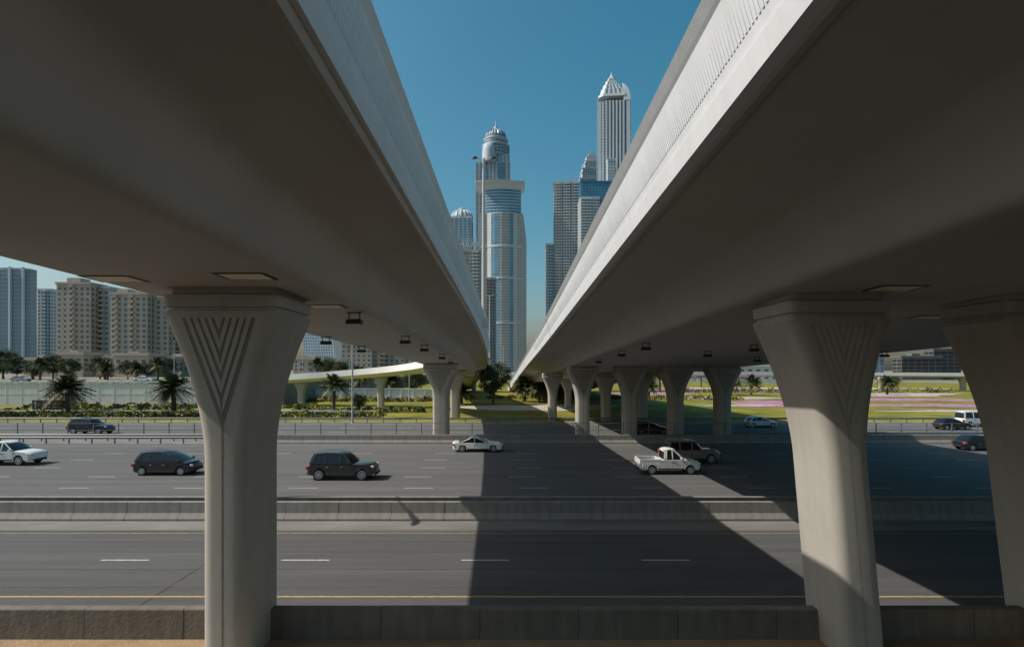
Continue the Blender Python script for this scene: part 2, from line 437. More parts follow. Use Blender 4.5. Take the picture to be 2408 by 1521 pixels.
# underslung floodlights
fl=thing('floodlight','small dark floodlight hung on two rods beneath the bridge','floodlight',group='floodlights hung beneath the bridges')
b=B(); b.box(-.2,-.17,-.02,.02,-.22,0); b.box(.17,.2,-.02,.02,-.22,0); b.box(-.24,.24,-.05,.05,-.02,.012); b.obj('hanger',['dark'],fl)
b=B(); b.loft([rr(0,0,.50,.30,.04,-.40),rr(0,0,.54,.34,.04,-.34),rr(0,0,.54,.34,.04,-.26),rr(0,0,.40,.22,.04,-.22)]); b.obj('housing',['dark'],fl)
b=B(); b.box(-.2,.2,-.11,.11,-.408,-.402); b.obj('lens',['lens'],fl)
pos=[(-5.48,18.8,sl,2.5,dxl),(-5.48,27.8,sl,2.5,dxl),(-5.48,34,sl,2.5,dxl),(-9.7,28.2,sl,2.5,dxl),(-9.7,35,sl,2.5,dxl),(-5.55,44,sl,2.5,dxl),(-5.7,53,sl,2.5,dxl),
     (7.5,30.3,sr,2.4,dxr),(7.4,36.5,sr,2.4,dxr),(13.4,37,sr,2.4,dxr),(14.1,31.5,sr,2.4,dxr),(25.5,37,sr,2.4,dxr),(7.4,46,sr,2.4,dxr),(20,44,sr,2.4,dxr)]
for i,(X,Y,s,c,dx) in enumerate(pos):
    l=(X+dx(Y),Y,CAMH+c+s(Y)-.01)
    if i==0: fl.location=l
    else: dup(fl,l)

# ---------------------------------------------------------------- curved ramp + crossing flyover
def pathsweep(b,path,sec,m=0):
    rings=[]
    for i,p in enumerate(path):
        a=Vector(path[max(0,i-1)][:2]); c=Vector(path[min(len(path)-1,i+1)][:2]); d=(c-a).normalized(); nn=Vector((d.y,-d.x))
        rings.append([(p[0]+nn.x*o,p[1]+nn.y*o,p[2]+h) for o,h in sec])
    b.loft(rings,m)
def smoothpath(P,n=6):
    out=[]; P=[Vector(p) for p in P]
    for i in range(len(P)-1):
        p0=P[max(0,i-1)];p1=P[i];p2=P[i+1];p3=P[min(len(P)-1,i+2)]
        for k in range(n):
            t=k/n; out.append(tuple(.5*((2*p1)+(-p0+p2)*t+(2*p0-5*p1+4*p2-p3)*t*t+(-p0+3*p1-3*p2+p3)*t**3)))
    out.append(tuple(P[-1])); return out
def flyover(label,path,w,d=.85):
    t=thing('flyover_ramp',label,'bridge')
    p=smoothpath(path)
    b=B(); pathsweep(b,p,[(.0+w/2,-.30),(w/2,-.02),(-w/2,-.02),(-w/2,-.30),(-w/4,-d),(w/4,-d)]); b.obj('deck',['rampw'],t,smooth=True)
    for s in (1,-1):
        b=B(); pathsweep(b,p,[(s*(w/2+.02),-.4),(s*(w/2+.1),.80),(s*(w/2-.2),.80),(s*(w/2-.24),-.01)]); b.obj('parapet',['rampw'],t,smooth=True)
    return t
flyover('pale curved ramp bridge sweeping above the planted verge',[(-72,131,5.2),(-62,123,5.4),(-52,118.3,5.75),(-44,116.4,6.2),(-36,115.2,6.75),(-28,112.6,7.3),(-21.5,108.2,7.8),(-17,102,8.15),(-14,95,8.4),(-11.5,87,8.6)],5.0,1.05)
for X,Y,z in ((-45.5,116.7,5.2),(-27.2,112.2,6.5)):
    pillar(X,Y,z,1.3,1.3,2.5,1.7,flare=1.5,label='short flared concrete pillar carrying the curved ramp',group='ramp pillars',detail=False)
flyover('pale level flyover crossing behind the landscaped interchange',[(-26,190,5.8),(0,192,6.1),(40,198,6.3),(100,205,6.2),(170,200,5.9),(260,190,5.5)],9)
for X in (-14,16,46,76,106,136,166):
    pillar(X,199,5.1,1.6,1.6,3.0,2.4,flare=1.6,label='short flared concrete pillar carrying the distant flyover',group='flyover pillars',detail=False)

# ---------------------------------------------------------------- lamps
def lamp(name,label,H,arm,axis='x',loc=(0,0,0),group='street lamps',bracket=False,pr=.15):
    t=thing(name,label,'street lamp',loc,group=group)
    b=B(); b.tube([(0,0,0),(0,0,H*.5),(0,0,H)],[pr,pr*.85,pr*.6],10); b.obj('pole',['pole'],t,smooth=True)
    for s in (-1,1):
        b=B()
        f=(lambda u,v,z:(u,v,z)) if axis=='x' else (lambda u,v,z:(v,u,z))
        b.tube([f(0,0,H-.35),f(s*arm*.5,0,H-.02),f(s*arm,0,H+.05)],.045,8); b.obj('arm',['pole'],t,smooth=True)
        b=B()
        pts=[]
        for u,hw,hz_ in ((arm*.85,.08,.06),(arm*1.0,.16,.10),(arm*1.35,.18,.10),(arm*1.6,.08,.05)):
            pts.append([f(s*u,hw,H+.0),f(s*u,hw*.6,H+.05+hz_),f(s*u,-hw*.6,H+.05+hz_),f(s*u,-hw,H+.0)])
        b.loft(pts); b.obj('lamp_head',['dark'],t)
    b=B(); 
    if bracket: b.box(-.28,.3,-.35,.35,-.9,-.1); b.box(-.2,.2,-.2,.2,-.1,.05)
    else: b.revolve(0,0,[(.3,0),(.3,.05),(.2,.08),(.18,.5)],12)
    b.obj('base',['pole' if not bracket else 'paraw'],t,bevel=.02)
    return t
zt=CAMH+5.72+sl(45)
lamp('street_lamp','tall twin-arm street lamp bracketed onto the bridge parapet',25.3-zt,.64,'x',(-2.36,45,zt+.0),bracket=True,pr=.18)
lamp('street_lamp','tall twin-arm street lamp on the distant end of the bridge',12.6,.9,'x',(-4.35,105,CAMH+5.2+sl(105)),bracket=True)
lamp('street_lamp','twin-arm street lamp standing in the road median',10.1,1.5,'y',(-15.0,28.25,0))
lp=lamp('street_lamp','slender grey twin-arm street lamp on the far verge',13.5,1.2,'y',(-23.2,78.6,0))
for X,Y in ((-24.5,129),(-48,160),(52,100),(3,235),(-62,160),(100,185),(-100,160)): dup(lp,(X,Y,4.9 if X<-52 else 0),scale=.85)
dup(lp,(-4.6,300,0),scale=1.6)

# ---------------------------------------------------------------- vegetation
def palm_master(seed,H=4.0,R=4.0,nf=46):
    rnd=random.Random(seed)
    t=thing('palm_tree','date palm with a shaggy green crown on planted ground','palm tree',group='date palms')
    b=B(); pts=[];rad=[]
    lx=rnd.uniform(-.2,.2)
    for k in range(13):
        f=k/12; pts.append((lx*f*f,0,H*f)); rad.append((.34-.06*f)*(1.12 if k%2 else .95)+(.12 if k==0 else 0)+(.10 if k>=11 else 0))
    b.tube(pts,rad,9); b.obj('trunk',['bark'],t)
    b=B()
    top=Vector((lx,0,H))
    for i in range(nf):
        az=rnd.uniform(0,2*math.pi); el=math.radians(rnd.choice([rnd.uniform(35,85),rnd.uniform(0,50),rnd.uniform(-30,20)]))
        Lf=R*rnd.uniform(.72,1.02); droop=rnd.uniform(.6,1.25)
        d=Vector((math.cos(az)*math.cos(el),math.sin(az)*math.cos(el),math.sin(el)))
        mi=2 if el<-.25 and rnd.random()<.5 else (0 if rnd.random()<.55 else 1)
        prev=None; S=13
        side=Vector((-math.sin(az),math.cos(az),0))
        for k in range(S+1):
            f=k/S
            p=top+d*(Lf*f)+Vector((0,0,-droop*Lf*.42*f*f))
            if prev is not None:
                tg=(p-prev).normalized(); up=side.cross(tg).normalized()
                wr=.045*(1-f)+.012
                b.add([prev-side*wr,prev+side*wr,p+side*wr,p-side*wr],[(0,1,2,3)],mi)
                if k>1:
                    ll=.95*math.sin(math.pi*min(1,f*.82+.14))+.16
                    for sg in (-1,1):
                        for q in (0,.5):
                            o=prev.lerp(p,q)
                            e=o+(side*sg*.78+tg*.6-up*rnd.uniform(-.35,.35)*1.0).normalized()*ll*rnd.uniform(.7,1.1)+Vector((0,0,-.12))
                            w2=tg*.085
                            b.add([o-w2,o+w2,e],[(0,1,2)],mi)
            prev=p
    b.obj('crown',['leafa','leafb','leafd'],t,fixn=False)
    return t
pm1=palm_master(1,4.0,4.0,74); pm2=palm_master(2,5.2,3.6,60); pm3=palm_master(3,3.2,3.4,56)
pm1.location=(-76,92.5,0); pm1.scale=(1.12,)*3
pm1['label']='date palm with a broad shaggy crown on the hedge strip'
pm2.location=(-32,97,0); pm2.scale=(.95,)*3
pm3.location=(-11.5,123,0)
P=[(pm1,-58.5,93.5,0,1.15,1.3),(pm3,3,132,0,1.25,.4),(pm3,6.4,128,0,1.15,2.2),(pm3,9.5,134,0,1.2,4),(pm2,-13.2,119,0,.75,1),
 (pm2,-95,145,4.9,.85,.3),(pm1,-116,155,4.9,.8,1.3),(pm2,-131,150,4.9,.85,2),(pm1,-104,150,4.9,.8,3),(pm2,-86,155,4.9,.8,4),(pm1,-142,160,4.9,.85,5),(pm2,-74,155,4.9,.8,.9),
 (pm2,-42,148,0,1.2,.6),(pm2,-54,150,4.9,.85,1.9),(pm1,-35,155,0,1.2,2.9),(pm2,60,160,0,1.1,1),(pm1,68,168,0,1.1,2),(pm1,73,165,0,1.0,3),(pm2,52,190,0,1.1,4),
 (pm3,104,165,0,1.2,1),(pm1,118,170,0,.95,2),(pm2,84,240,0,1.1,2),(pm3,38,150,0,1,2.4),(pm1,-122,162,4.9,.9,.2),(pm2,-152,155,4.9,.8,2.2)]
for mst,X,Y,Z,s,r in P:
    dup(mst,(X,Y,Z),rz=r,scale=s,label='date palm on the raised ground behind the pale wall' if Z>1 else 'date palm with a shaggy green crown on planted ground')

def tree_master(name,label,seed,H,R,trunk=1.6,n=7000,leaf=.26,cat='tree'):
    rnd=random.Random(seed)
    t=thing(name,label,cat)
    b=B(); b.tube([(0,0,0),(.05,0,trunk*.6),(0,.05,trunk*1.3),(0,0,H*.6)],[.28,.22,.17,.06],8)
    cl=[]
    for i in range(70):
        while True:
            p=Vector((rnd.uniform(-1,1),rnd.uniform(-1,1),rnd.uniform(-1,1)))
            if .35<p.length<1: break
        c=Vector((p.x*R*.86,p.y*R*.86,trunk+(H-trunk)*.5+p.z*(H-trunk)*.44)); cl.append((c,rnd.uniform(.5,1.0)*R*.26,rnd.random()))
    for c,r,_ in cl[:14]:
        b.tube([(0,0,trunk),tuple(Vector((0,0,trunk+.6)).lerp(c,.5)),tuple(c)],[.10,.06,.02],5)
    b.obj('trunk',['bark'],t)
    b=B()
    for i in range(n):
        c,r,q=cl[rnd.randrange(len(cl))]
        p=c+Vector((rnd.gauss(0,r*.55),rnd.gauss(0,r*.55),rnd.gauss(0,r*.5)))
        u=Vector((rnd.gauss(0,1),rnd.gauss(0,1),rnd.gauss(0,1))).normalized(); v=u.cross(Vector((rnd.gauss(0,1),rnd.gauss(0,1),rnd.gauss(0,1)))).normalized()
        s=leaf*rnd.uniform(.6,1.2)
        b.add([p-u*s*.5,p+v*s*.3,p+u*s*.5,p-v*s*.3],[(0,1,2,3)],0 if q<.5 else 1)
    b.obj('crown',['leafa','leafb'],t,fixn=False)
    return t
tr=tree_master('broadleaf_tree','rounded dense dark green tree on the lawn beneath the towers',5,10.2,4.1,2.0,10000,.36)
tr.location=(-4.2,120,0)
t2=tree_master('small_tree','small round yellow-green tree on the verge',6,3.2,1.4,.8,1800,.24); t2.location=(-52.2,95,0)
for o in t2.children:
    if o.name.startswith('crown'): o.data.materials[0]=M['leafy']
t3=tree_master('broadleaf_tree','leafy dark green tree behind the pale wall',9,7,3.6,1.5,5000,.36); t3.location=(-88,165,4.9)
for X,Y,s in ((-160,170,1.3),(-110,172,1.0),(-100,180,1.1),(-128,168,1.0),(-78,170,.9),(-146,172,1.1),(-60,175,.9),(-54,170,.8),(-174,165,1.2),(-186,160,1.2),
              (-118,166,.8),(-136,166,.9),(-94,164,.8),(-152,166,1.0),(-138,156,.7),(-108,160,.7)): dup(t3,(X,Y,4.9),rz=X,scale=s)
for X,Y,s in ((46,210,1.0),(57,225,1.0),(125,215,.9),(140,230,1),(155,220,.9),(-30,165,1.1),(-40,172,1.1)): dup(t3,(X,Y,0),rz=X,scale=s,label='leafy dark green tree on the landscaped interchange')
dup(t2,(-28,99,0),scale=1.1)

def shrubs(name,areas,seed,leaf=.2,mats=('leafa','leafb','leafy')):
    rnd=random.Random(seed); b=B()
    for (x0,x1,y0,y1,h,n,per) in areas:
        for i in range(n):
            cx=rnd.uniform(x0,x1); cy=rnd.uniform(y0,y1); hh=h*rnd.uniform(.4,1.1); rr_=rnd.uniform(.5,1.3); mi=rnd.choice([0,0,1,2,2,2])
            for k in range(per):
                a=rnd.uniform(0,6.28); e=rnd.uniform(0,1.57); q=rnd.uniform(.7,1.05)
                p=Vector((cx+rr_*q*math.cos(a)*math.cos(e),cy+rr_*q*math.sin(a)*math.cos(e),hh*q*math.sin(e)))
                u=Vector((rnd.gauss(0,1),rnd.gauss(0,1),rnd.gauss(0,1))).normalized(); v=u.cross(Vector((rnd.gauss(0,1),rnd.gauss(0,1),.3))).normalized()
                s=leaf*rnd.uniform(.7,1.5)
                b.add([p-u*s,p+v*s*.7,p+u*s,p-v*s*.7],[(0,1,2,3)],mi)
    b.obj(name,list(mats),fixn=False,kind='stuff',label='low mixed green hedge plants',category='shrubs')
shrubs('hedge_plants',[(-98,-46,85.5,91,.9,480,34),(-46,-22,87,93,.7,170,34),(-130,-46,96,99,1.0,160,36),(-98,-40,108,113,1.0,120,40),(-40,-16,98,102,.9,90,36),(-50,-20,130,138,1.2,110,36),(-13,16,140,150,1.0,70,36),
    (26,60,140,150,1.0,80,34),(60,150,182,190,1.6,160,34)],3)
# ---------------------------------------------------------------- road sign
s=thing('road_sign','black direction sign with white arrow and lettering on two posts','road sign',(-80.6,94,0))
b=B(); b.box(-2.9,2.9,0,.12,.9,2.5); b.obj('panel',['dark'],s,bevel=.03)
b=B(); b.box(-2.2,-2.05,.125,.3,0,2.4); b.box(2.05,2.2,.125,.3,0,2.4); b.obj('post',['steel'],s)
b=B()
def st(x0,z0,x1,z1,wd=.08):
    d=Vector((x1-x0,z1-z0)).normalized(); n=Vector((-d.y,d.x))*wd/2
    b.add([(x0+n.x,-.012,z0+n.y),(x0-n.x,-.012,z0-n.y),(x1-n.x,-.012,z1-n.y),(x1+n.x,-.012,z1+n.y)],[(0,1,2,3)])
st(-2.3,1.15,-2.3,2.1,.14); st(-2.3,2.25,-2.6,1.85,.13); st(-2.3,2.25,-2.0,1.85,.13)
for x in (-1.2,-.3,.7,1.6):
    st(x,1.8,x+.55,1.8); st(x+.55,1.8,x+.6,2.15); st(x+.2,1.95,x+.3,2.02)
    st(x,1.25,x+.2,1.4,.06); st(x+.2,1.4,x+.35,1.25,.06); st(x+.35,1.25,x+.6,1.25,.06)
b.obj('lettering',['white'],s,fixn=False)

# ---------------------------------------------------------------- cars
def car(name,label,cat,paintm,spec,loc,kind='car',rz=0):
    L,W,H=spec['L'],spec['W'],spec['H']; belt=spec['belt']; hood=spec['hood']
    xf,xr=spec['xf'],spec['xr']; r=spec['r']; g=spec.get('g',.28)
    t=thing(name,label,cat,loc,rz)
    ox=-L/2
    R=r+.06
    def arch(xc):
        pts=[]; 
        a0=math.asin(max(-1,min(1,(g-r)/R)))
        for k in range(11):
            a=a0+(math.pi-2*a0)*k/10
            pts.append((xc+R*math.cos(a),r+R*math.sin(a)))
        return pts
    xw=spec['glass'][1]; g0,g1,g2,g3=spec['glass']
    FS=(-1,-.97,-.88,-.65,-.3,0,.3,.65,.88,.97,1)
    def extr(b,outl,wfun,round_=.07,ends=.26):
        rings=[]
        for f in FS:
            af=abs(f); ring=[]
            for x,z in outl:
                e=min(x,L-x); pull=ends*af**3*max(0,1-e/.9)
                x2=x+(pull if x<L/2 else -pull)
                zz=z-round_*af**5*(1 if z>belt*.75 else 0)
                ring.append((x2+ox,f*wfun(x,z),zz))
            rings.append(ring)
        b.loft(rings)
    def bw(x,z):
        q=W/2
        if z>=belt-.15: q-=.05
        elif z<=g+.05: q-=.05
        return q
    out=[(.06,g+.04),(.0,.5),(.0,belt*.62),(.04,belt*.84),(spec.get('tailx',.12),spec.get('tailz',belt)-.03),(spec.get('tailx',.12)+.10,spec.get('tailz',belt))]
    if 'deck' in spec: out+= [spec['deck']]
    hx=L-xw
    out+=[(g0 if g0>.3 else .32,belt),(xw,belt),(xw+hx*.3,belt-(belt-hood)*.35),(xw+hx*.6,hood+.03),(L-.34,hood-.03),(L-.16,hood-.12),(L-.05,hood-.28),(L,.54),(L-.03,g+.08),(L-.2,g)]
    out+=arch(xf)+arch(xr)+[(.25,g)]
    b=B(); extr(b,out,bw)
    b.obj('body',[paintm],t,smooth=True,sharp=34)
    wb=W/2-.08; wt=W/2-.29; zr=H-.07
    def gw(x,z): return wb+(wt-wb)*max(0,min(1,(z-belt)/(zr-belt)))**1.3
    zm=belt+(zr-belt)*.6
    lerp=lambda a,c,u:a+(c-a)*u
    gl=[(g0,belt-.03),(lerp(g0,g3,.5),zm),(g3,zr-.05),(g3+.18,zr),(g2-.22,zr),(g2,zr-.05),(lerp(g1,g2,.58),zm),(g1,belt-.03)]
    b=B()
    rings=[]
    for f in (-1,-.7,-.35,0,.35,.7,1):
        pull=.2*abs(f)**3
        rings.append([( (x+pull*.5 if x<(g0+g1)/2 else x-pull)+ox,f*gw(x,z),z) for x,z in gl])
    b.loft(rings); b.obj('cabin_windows',['cglass'],t,smooth=True,sharp=34)
    b=B()
    rings=[]
    for f in (-1.04,-.95,-.7,-.3,0,.3,.7,.95,1.04):
        af=abs(f); ro=[(g3-.08,zr-.09),(g3+.12,H-.03),(lerp(g3,g2,.35),H+.015),(lerp(g3,g2,.7),H-.005),(g2-.12,H-.045),(g2+.05,zr-.06)]
        lo_=[(g2+.0,zr-.10),(g3-.0,zr-.12)]
        pull=.2*af**3
        rings.append([((x+pull*.5 if x<(g0+g1)/2 else x-pull)+ox,f*wt,z-.06*af**4) for x,z in ro]+[((x+pull*.5 if x<(g0+g1)/2 else x-pull)+ox,f*wt,z-.02) for x,z in lo_])
    b.loft(rings)
    for sg in (-1,1):
        for (xa,xb,wd) in [(g0,g3,spec.get('cp',.22)),(g1,g2,.09)]+[(q,q,.07) for q in spec['pil']]:
            K=5; wdx=wd if xa!=g1 else -wd
            prev=None
            for k in range(K+1):
                u=k/K; z=lerp(belt-.03,zr-.02,u); x=lerp(xa,xb,u)
                if xa==g1: x=lerp(xa,xb,u*.97 if u<.9 else u)-.0
                pl=0
                if xa==g1: pl=-.195
                if xa==g0: pl=.09
                wy=gw(x,z)+.012
                cur=[(x+pl+ox,sg*wy,z),(x+wdx+pl+ox,sg*wy,z),(x+wdx+pl+ox,sg*(wy-.06),z),(x+pl+ox,sg*(wy-.06),z)]
                if prev: b.loft([prev,cur],cap=False)
                prev=cur
    b.obj('roof',[paintm],t,smooth=True,sharp=34)
    if spec.get('rack'):
        for sg in (-1,1):
            b=B(); b.box(g3+.25+ox,g2-.45+ox,sg*(wt-.05)-.02,sg*(wt-.05)+.02,H-.02,H+.03); b.obj('roof_rail',['rim'],t)
    for sg in (-1,1):
        b=B(); b.box(xr+R+.05+ox,xf-R-.05+ox,min(sg*(W/2-.03),sg*(W/2+.006)),max(sg*(W/2-.03),sg*(W/2+.006)),g+.0,g+.12); b.obj('sill_trim',['trim'],t,bevel=.02)
    b=B(); b.box(L-.12+ox,L+.012+ox,-W*.28,W*.28,.34,.52); b.obj('bumper',['trim'],t,bevel=.02)
    b=B(); b.box(-.012+ox,.1+ox,-W*.28,W*.28,.34,.52); b.obj('bumper',['trim'],t,bevel=.02)
    b=B()
    for q in list(spec['pil'])+[xw-.22]:
        b.box(q+ox,q+.018+ox,-W/2-.002,-W/2+.02,g+.16,belt-.16)
    b.obj('door_gap',['trim'],t)
    for q in spec['pil'][:2]:
        b=B(); b.box(q+.08+ox,q+.26+ox,-W/2-.025,-W/2+.02,belt-.26,belt-.225); b.obj('handle',['rim' if paintm!='c_white' else 'trim'],t)
    for sg in (-1,1):
        b=B(); y0=sg*W*.29; y1=sg*W*.43
        b.box(L-.42+ox,L-.13+ox,min(y0,y1),max(y0,y1),hood-.29,hood-.12); b.obj('headlight',['hl'],t,bevel=.04)
        b=B(); b.box(.08+ox,.32+ox,min(sg*W*.36,sg*W*.484),max(sg*W*.36,sg*W*.484),belt*.64,belt*.84); b.obj('taillight',['tl'],t,bevel=.03)
        b=B(); yy=sg*(W/2-.06); y2=sg*(W/2+.17)
        b.box(g1-.46+ox,g1-.31+ox,min(yy,y2),max(yy,y2),belt+.0,belt+.14); b.obj('mirror',[paintm],t,bevel=.04)
    for xc in (xf,xr):
        for sg in (-1,1):
            wl=D.objects.new('wheel',None); COL.objects.link(wl); wl.parent=t; wl.location=(xc+ox,sg*(W/2-.125),r)
            b=B(); K=28
            rings=[]
            for rad,yy in ((r*.62,-.11),(r*.93,-.115),(r,-.08),(r,.08),(r*.93,.115),(r*.62,.11)):
                rings.append([(rad*math.cos(2*math.pi*k/K),yy,rad*math.sin(2*math.pi*k/K)) for k in range(K)])
            b.loft(rings); b.obj('tyre',['tyre'],wl,smooth=True)
            b=B()
            yo=sg*.122
            for k in range(6):
                a=2*math.pi*k/6+.3
                c,s_=math.cos(a),math.sin(a); px,pz=-s_,c
                b.add([(c*.04+px*.05,yo,s_*.04+pz*.05),(c*r*.64+px*.05,yo,s_*r*.64+pz*.05),(c*r*.64-px*.05,yo,s_*r*.64-pz*.05),(c*.04-px*.05,yo,s_*.04-pz*.05)],[(0,1,2,3)])
            rg=[]
            for k in range(K):
                a=2*math.pi*k/K; rg.append((math.cos(a),math.sin(a)))
            vs=[(c*r*.70,yo,s_*r*.70) for c,s_ in rg]+[(c*r*.56,yo,s_*r*.56) for c,s_ in rg]
            b.add(vs,[(k,(k+1)%K,(k+1)%K+K,k+K) for k in range(K)])
            b.add([(c*.07,yo*1.02,s_*.07) for c,s_ in rg],[tuple(range(K))])
            b.obj('rim',['rim'],wl,fixn=False)
    return t
SUV=dict(L=4.9,W=1.98,H=1.92,belt=1.18,hood=1.12,xf=3.98,xr=.98,r=.41,g=.36,glass=(.2,3.5,2.85,.48),pil=[1.4,2.4],rack=True,tailz=1.17,cp=.24)
MPV=dict(L=4.6,W=1.80,H=1.74,belt=1.02,hood=.92,xf=3.72,xr=.88,r=.33,g=.23,glass=(.16,4.0,2.65,.58),pil=[1.35,2.3],tailz=1.01)
SED=dict(L=4.9,W=1.85,H=1.42,belt=.92,hood=.80,xf=3.95,xr=1.02,r=.34,g=.22,glass=(.60,3.6,2.5,1.68),pil=[2.15],tailx=.08,tailz=.94)
HAT=dict(L=4.3,W=1.78,H=1.48,belt=.94,hood=.82,xf=3.45,xr=.8,r=.32,g=.24,glass=(.25,3.3,2.3,.85),pil=[1.3,2.1],tailz=.93)
VAN=dict(L=4.9,W=1.9,H=2.1,belt=1.2,hood=1.08,xf=4.05,xr=.95,r=.36,g=.3,glass=(.1,4.3,3.7,.25),pil=[1.5,2.9],tailz=1.2)
PKD=dict(L=5.3,W=1.9,H=1.92,belt=1.20,hood=1.10,xf=4.25,xr=1.15,r=.41,g=.40,glass=(1.75,4.0,3.1,1.95),pil=[2.75],tailz=.90,tailx=.05,deck=(1.70,.90))
PKS=dict(L=4.7,W=1.75,H=1.9,belt=1.14,hood=1.0,xf=3.8,xr=.95,r=.35,g=.36,glass=(1.75,3.5,2.8,1.82),pil=[2.45],tailz=.80,tailx=.05,deck=(1.70,.80))
Z=.006
car('suv','dark grey sport utility car driving on the sunlit road','car','c_grey',SUV,(-12.0,38.6,Z))
car('minivan','black minivan driving on the sunlit multi-lane road','minivan','c_black',MPV,(-25.6,40.3,Z))
car('sedan_car','white two-door saloon at the shadow edge of the far lane','car','c_white',SED,(-3.25,51.6,Z))
def pickup(label,spec,loc):
    t=car('pickup_truck',label,'pickup truck','c_white',spec,loc)
    L,W=spec['L'],spec['W']; ox=-L/2; x1=spec['deck'][0]-.05; dz=spec['deck'][1]
    b=B()
    zt_=dz+.34
    b.box(.05+ox,x1+ox,-W/2+.02,-W/2+.08,dz-.06,zt_); b.box(.05+ox,x1+ox,W/2-.08,W/2-.02,dz-.06,zt_); b.box(.04+ox,.10+ox,-W/2+.085,W/2-.085,dz-.06,zt_); b.box(x1-.07+ox,x1+ox,-W/2+.085,W/2-.085,dz-.06,zt_)
    b.obj('cargo_bed',['c_white'],t,bevel=.02)
    b=B(); b.box(.12+ox,x1-.08+ox,-W/2+.09,W/2-.09,dz+.002,dz+.02); b.obj('bed_floor',['trim'],t)
    return t
pickup('white single-cab pickup truck half in the bridge shadow',PKS,(11.7,40.6,Z))
pickup('white double-cab pickup truck with an open cargo bed',PKD,(-41.3,44.4,Z))
car('suv','brown-silver sport utility car in the shadow beside the pickup','car','c_brown',SUV,(14.8,45.2,Z))
car('suv','black sport utility car on the service road behind the rail','car','c_black',SUV,(-50.8,65.3,Z))
car('hatchback_car','small white saloon car on the sunlit service road','car','c_white',HAT,(33.6,73.2,Z))
car('hatchback_car','dark blue hatchback car on the service road','car','c_black',HAT,(57.4,70.5,Z))
car('van','white passenger van on the service road beside the lawn','van','c_white',VAN,(63.6,74.2,Z))
car('hatchback_car','black hatchback car on the far lane','car','c_black',HAT,(45.2,52.3,Z))
car('hatchback_car','dark red car in the shade on the service road','car','c_red',HAT,(16.8,65.5,Z))
car('sedan_car','white saloon car on the raised road behind the wall','car','c_white',SED,(-87,128,4.91))
car('hatchback_car','silver car on the raised road behind the wall','car','c_silver',HAT,(-119,131,4.91))

# ---------------------------------------------------------------- buildings
def wx(px,Y): return (px-1204)*Y/1271     # image pixel column -> metres across, at a chosen depth
def hz(py,Y): return CAMH+(870-py)*Y/1271  # image pixel row -> height in metres, at a chosen depth
def block(name,label,x0,x1,y0,dep,h,wallm,glassm,floor=3.4,bay=3.4,fw=.6,fh=.55,bal=None,cat='tower',z0=0,slabs=None,top=None,rz=0):
    t=thing(name,label,cat,((x0+x1)/2,y0,z0),rz=math.radians(rz))
    w=x1-x0
    b=B(); b.box(-w/2,w/2,0,dep,0,h); b.obj('wall',[wallm],t)
    nx=max(2,round(w/bay)); nz=max(2,round(h/floor)); nd=max(2,round(dep/bay))
    b=B()
    b.grid((-w/2,0,0),(1,0,0),(0,-1,0),w,2,h-1,nx,nz,fw,fh)
    b.grid((-w/2,dep,0),(0,-1,0),(-1,0,0),dep,2,h-1,nd,nz,fw,fh)
    b.grid((w/2,0,0),(0,1,0),(1,0,0),dep,2,h-1,nd,nz,fw,fh)
    b.obj('window',[glassm],t,fixn=False,kind='stuff')
    if slabs:
        b=B(); dz=(h-3)/nz
        for j in range(nz+1):
            for (a,c) in slabs:
                b.box(-w/2+a*w,-w/2+c*w,-1.3,-.01,2+dz*j-.5,2+dz*j+.45)
        b.obj('balcony',[bal or wallm],t,kind='stuff')
    b=B(); b.box(-w/2-.5,w/2+.5,-.5,dep+.5,h+.003,h+1.2)
    if top: 
        for (a,c,hh) in top: b.box(-w/2+a*w,-w/2+c*w,dep*.2,dep*.8,h+1.203,h+hh)
    b.obj('roof_parapet',[wallm],t)
    return t
# central tower
Y=635
t=thing('skyscraper','tall pale stone tower with bowed blue glass front and flared crown','skyscraper',(wx(1180,Y),Y,0))
def lx(px): return wx(px,Y)-wx(1180,Y)
z1=hz(502,Y); zc_=hz(446,Y)
b=B(); b.box(lx(1128),lx(1230),0,34,0,z1); b.box(lx(1230)+.01,lx(1238),3,32,0,hz(562,Y)); 
b.loft([[(lx(1230)+.01,3,hz(562,Y)),(lx(1238),3,hz(562,Y)),(lx(1238),32,hz(562,Y)),(lx(1230)+.01,32,hz(562,Y))],[(lx(1230)+.01,3,hz(505,Y)),(lx(1231),3,hz(505,Y)),(lx(1231),32,hz(505,Y)),(lx(1230)+.01,32,hz(505,Y))]])
xa,xb=lx(1146),lx(1216); NB=8
def bow(u,zb=6.0): return (xa+(xb-xa)*u,-zb*(1-(2*u-1)**2)-.3)
ringb=[bow(k/NB) for k in range(NB+1)]
def bowring(z,ex=0,yo=0): return [(x*(1+ex),y+yo,z) for x,y in ringb]+[(xb*(1+ex),12,z),(xa*(1+ex),12,z)]
b.loft([bowring(0),bowring(z1)]); 
b.obj('wall',['stone'],t)
b=B(); 
xa2,xb2=lx(1136),lx(1225)
def arc(z,e=0,bl_=5.0,dep=26,sh=0): 
    return [(xa2-e+sh+(xb2-xa2+2*e)*k/10, 2-e-bl_*(1-(2*k/10-1)**2), z) for k in range(11)]+[(xb2+e+sh,dep+e,z),(xa2-e+sh,dep+e,z)]
zs_=[z1+.02+i*(zc_-z1)/8 for i in range(9)]
b.loft([arc(z1+.02),arc(zc_)]); b.obj('glass_lantern',['glass'],t)
b=B()
for z in zs_: b.loft([arc(z-.35,.3),arc(z+.35,.3)])
b.loft([arc(zc_+.1,0),arc(zc_+2.4,.8,sh=-.2),arc(zc_+4.5,2.4,sh=-.8),arc(zc_+6.2,5.0,sh=-1.6),arc(zc_+7.0,6.8,sh=-2.2),arc(zc_+8.2,7.0,sh=-2.3)])
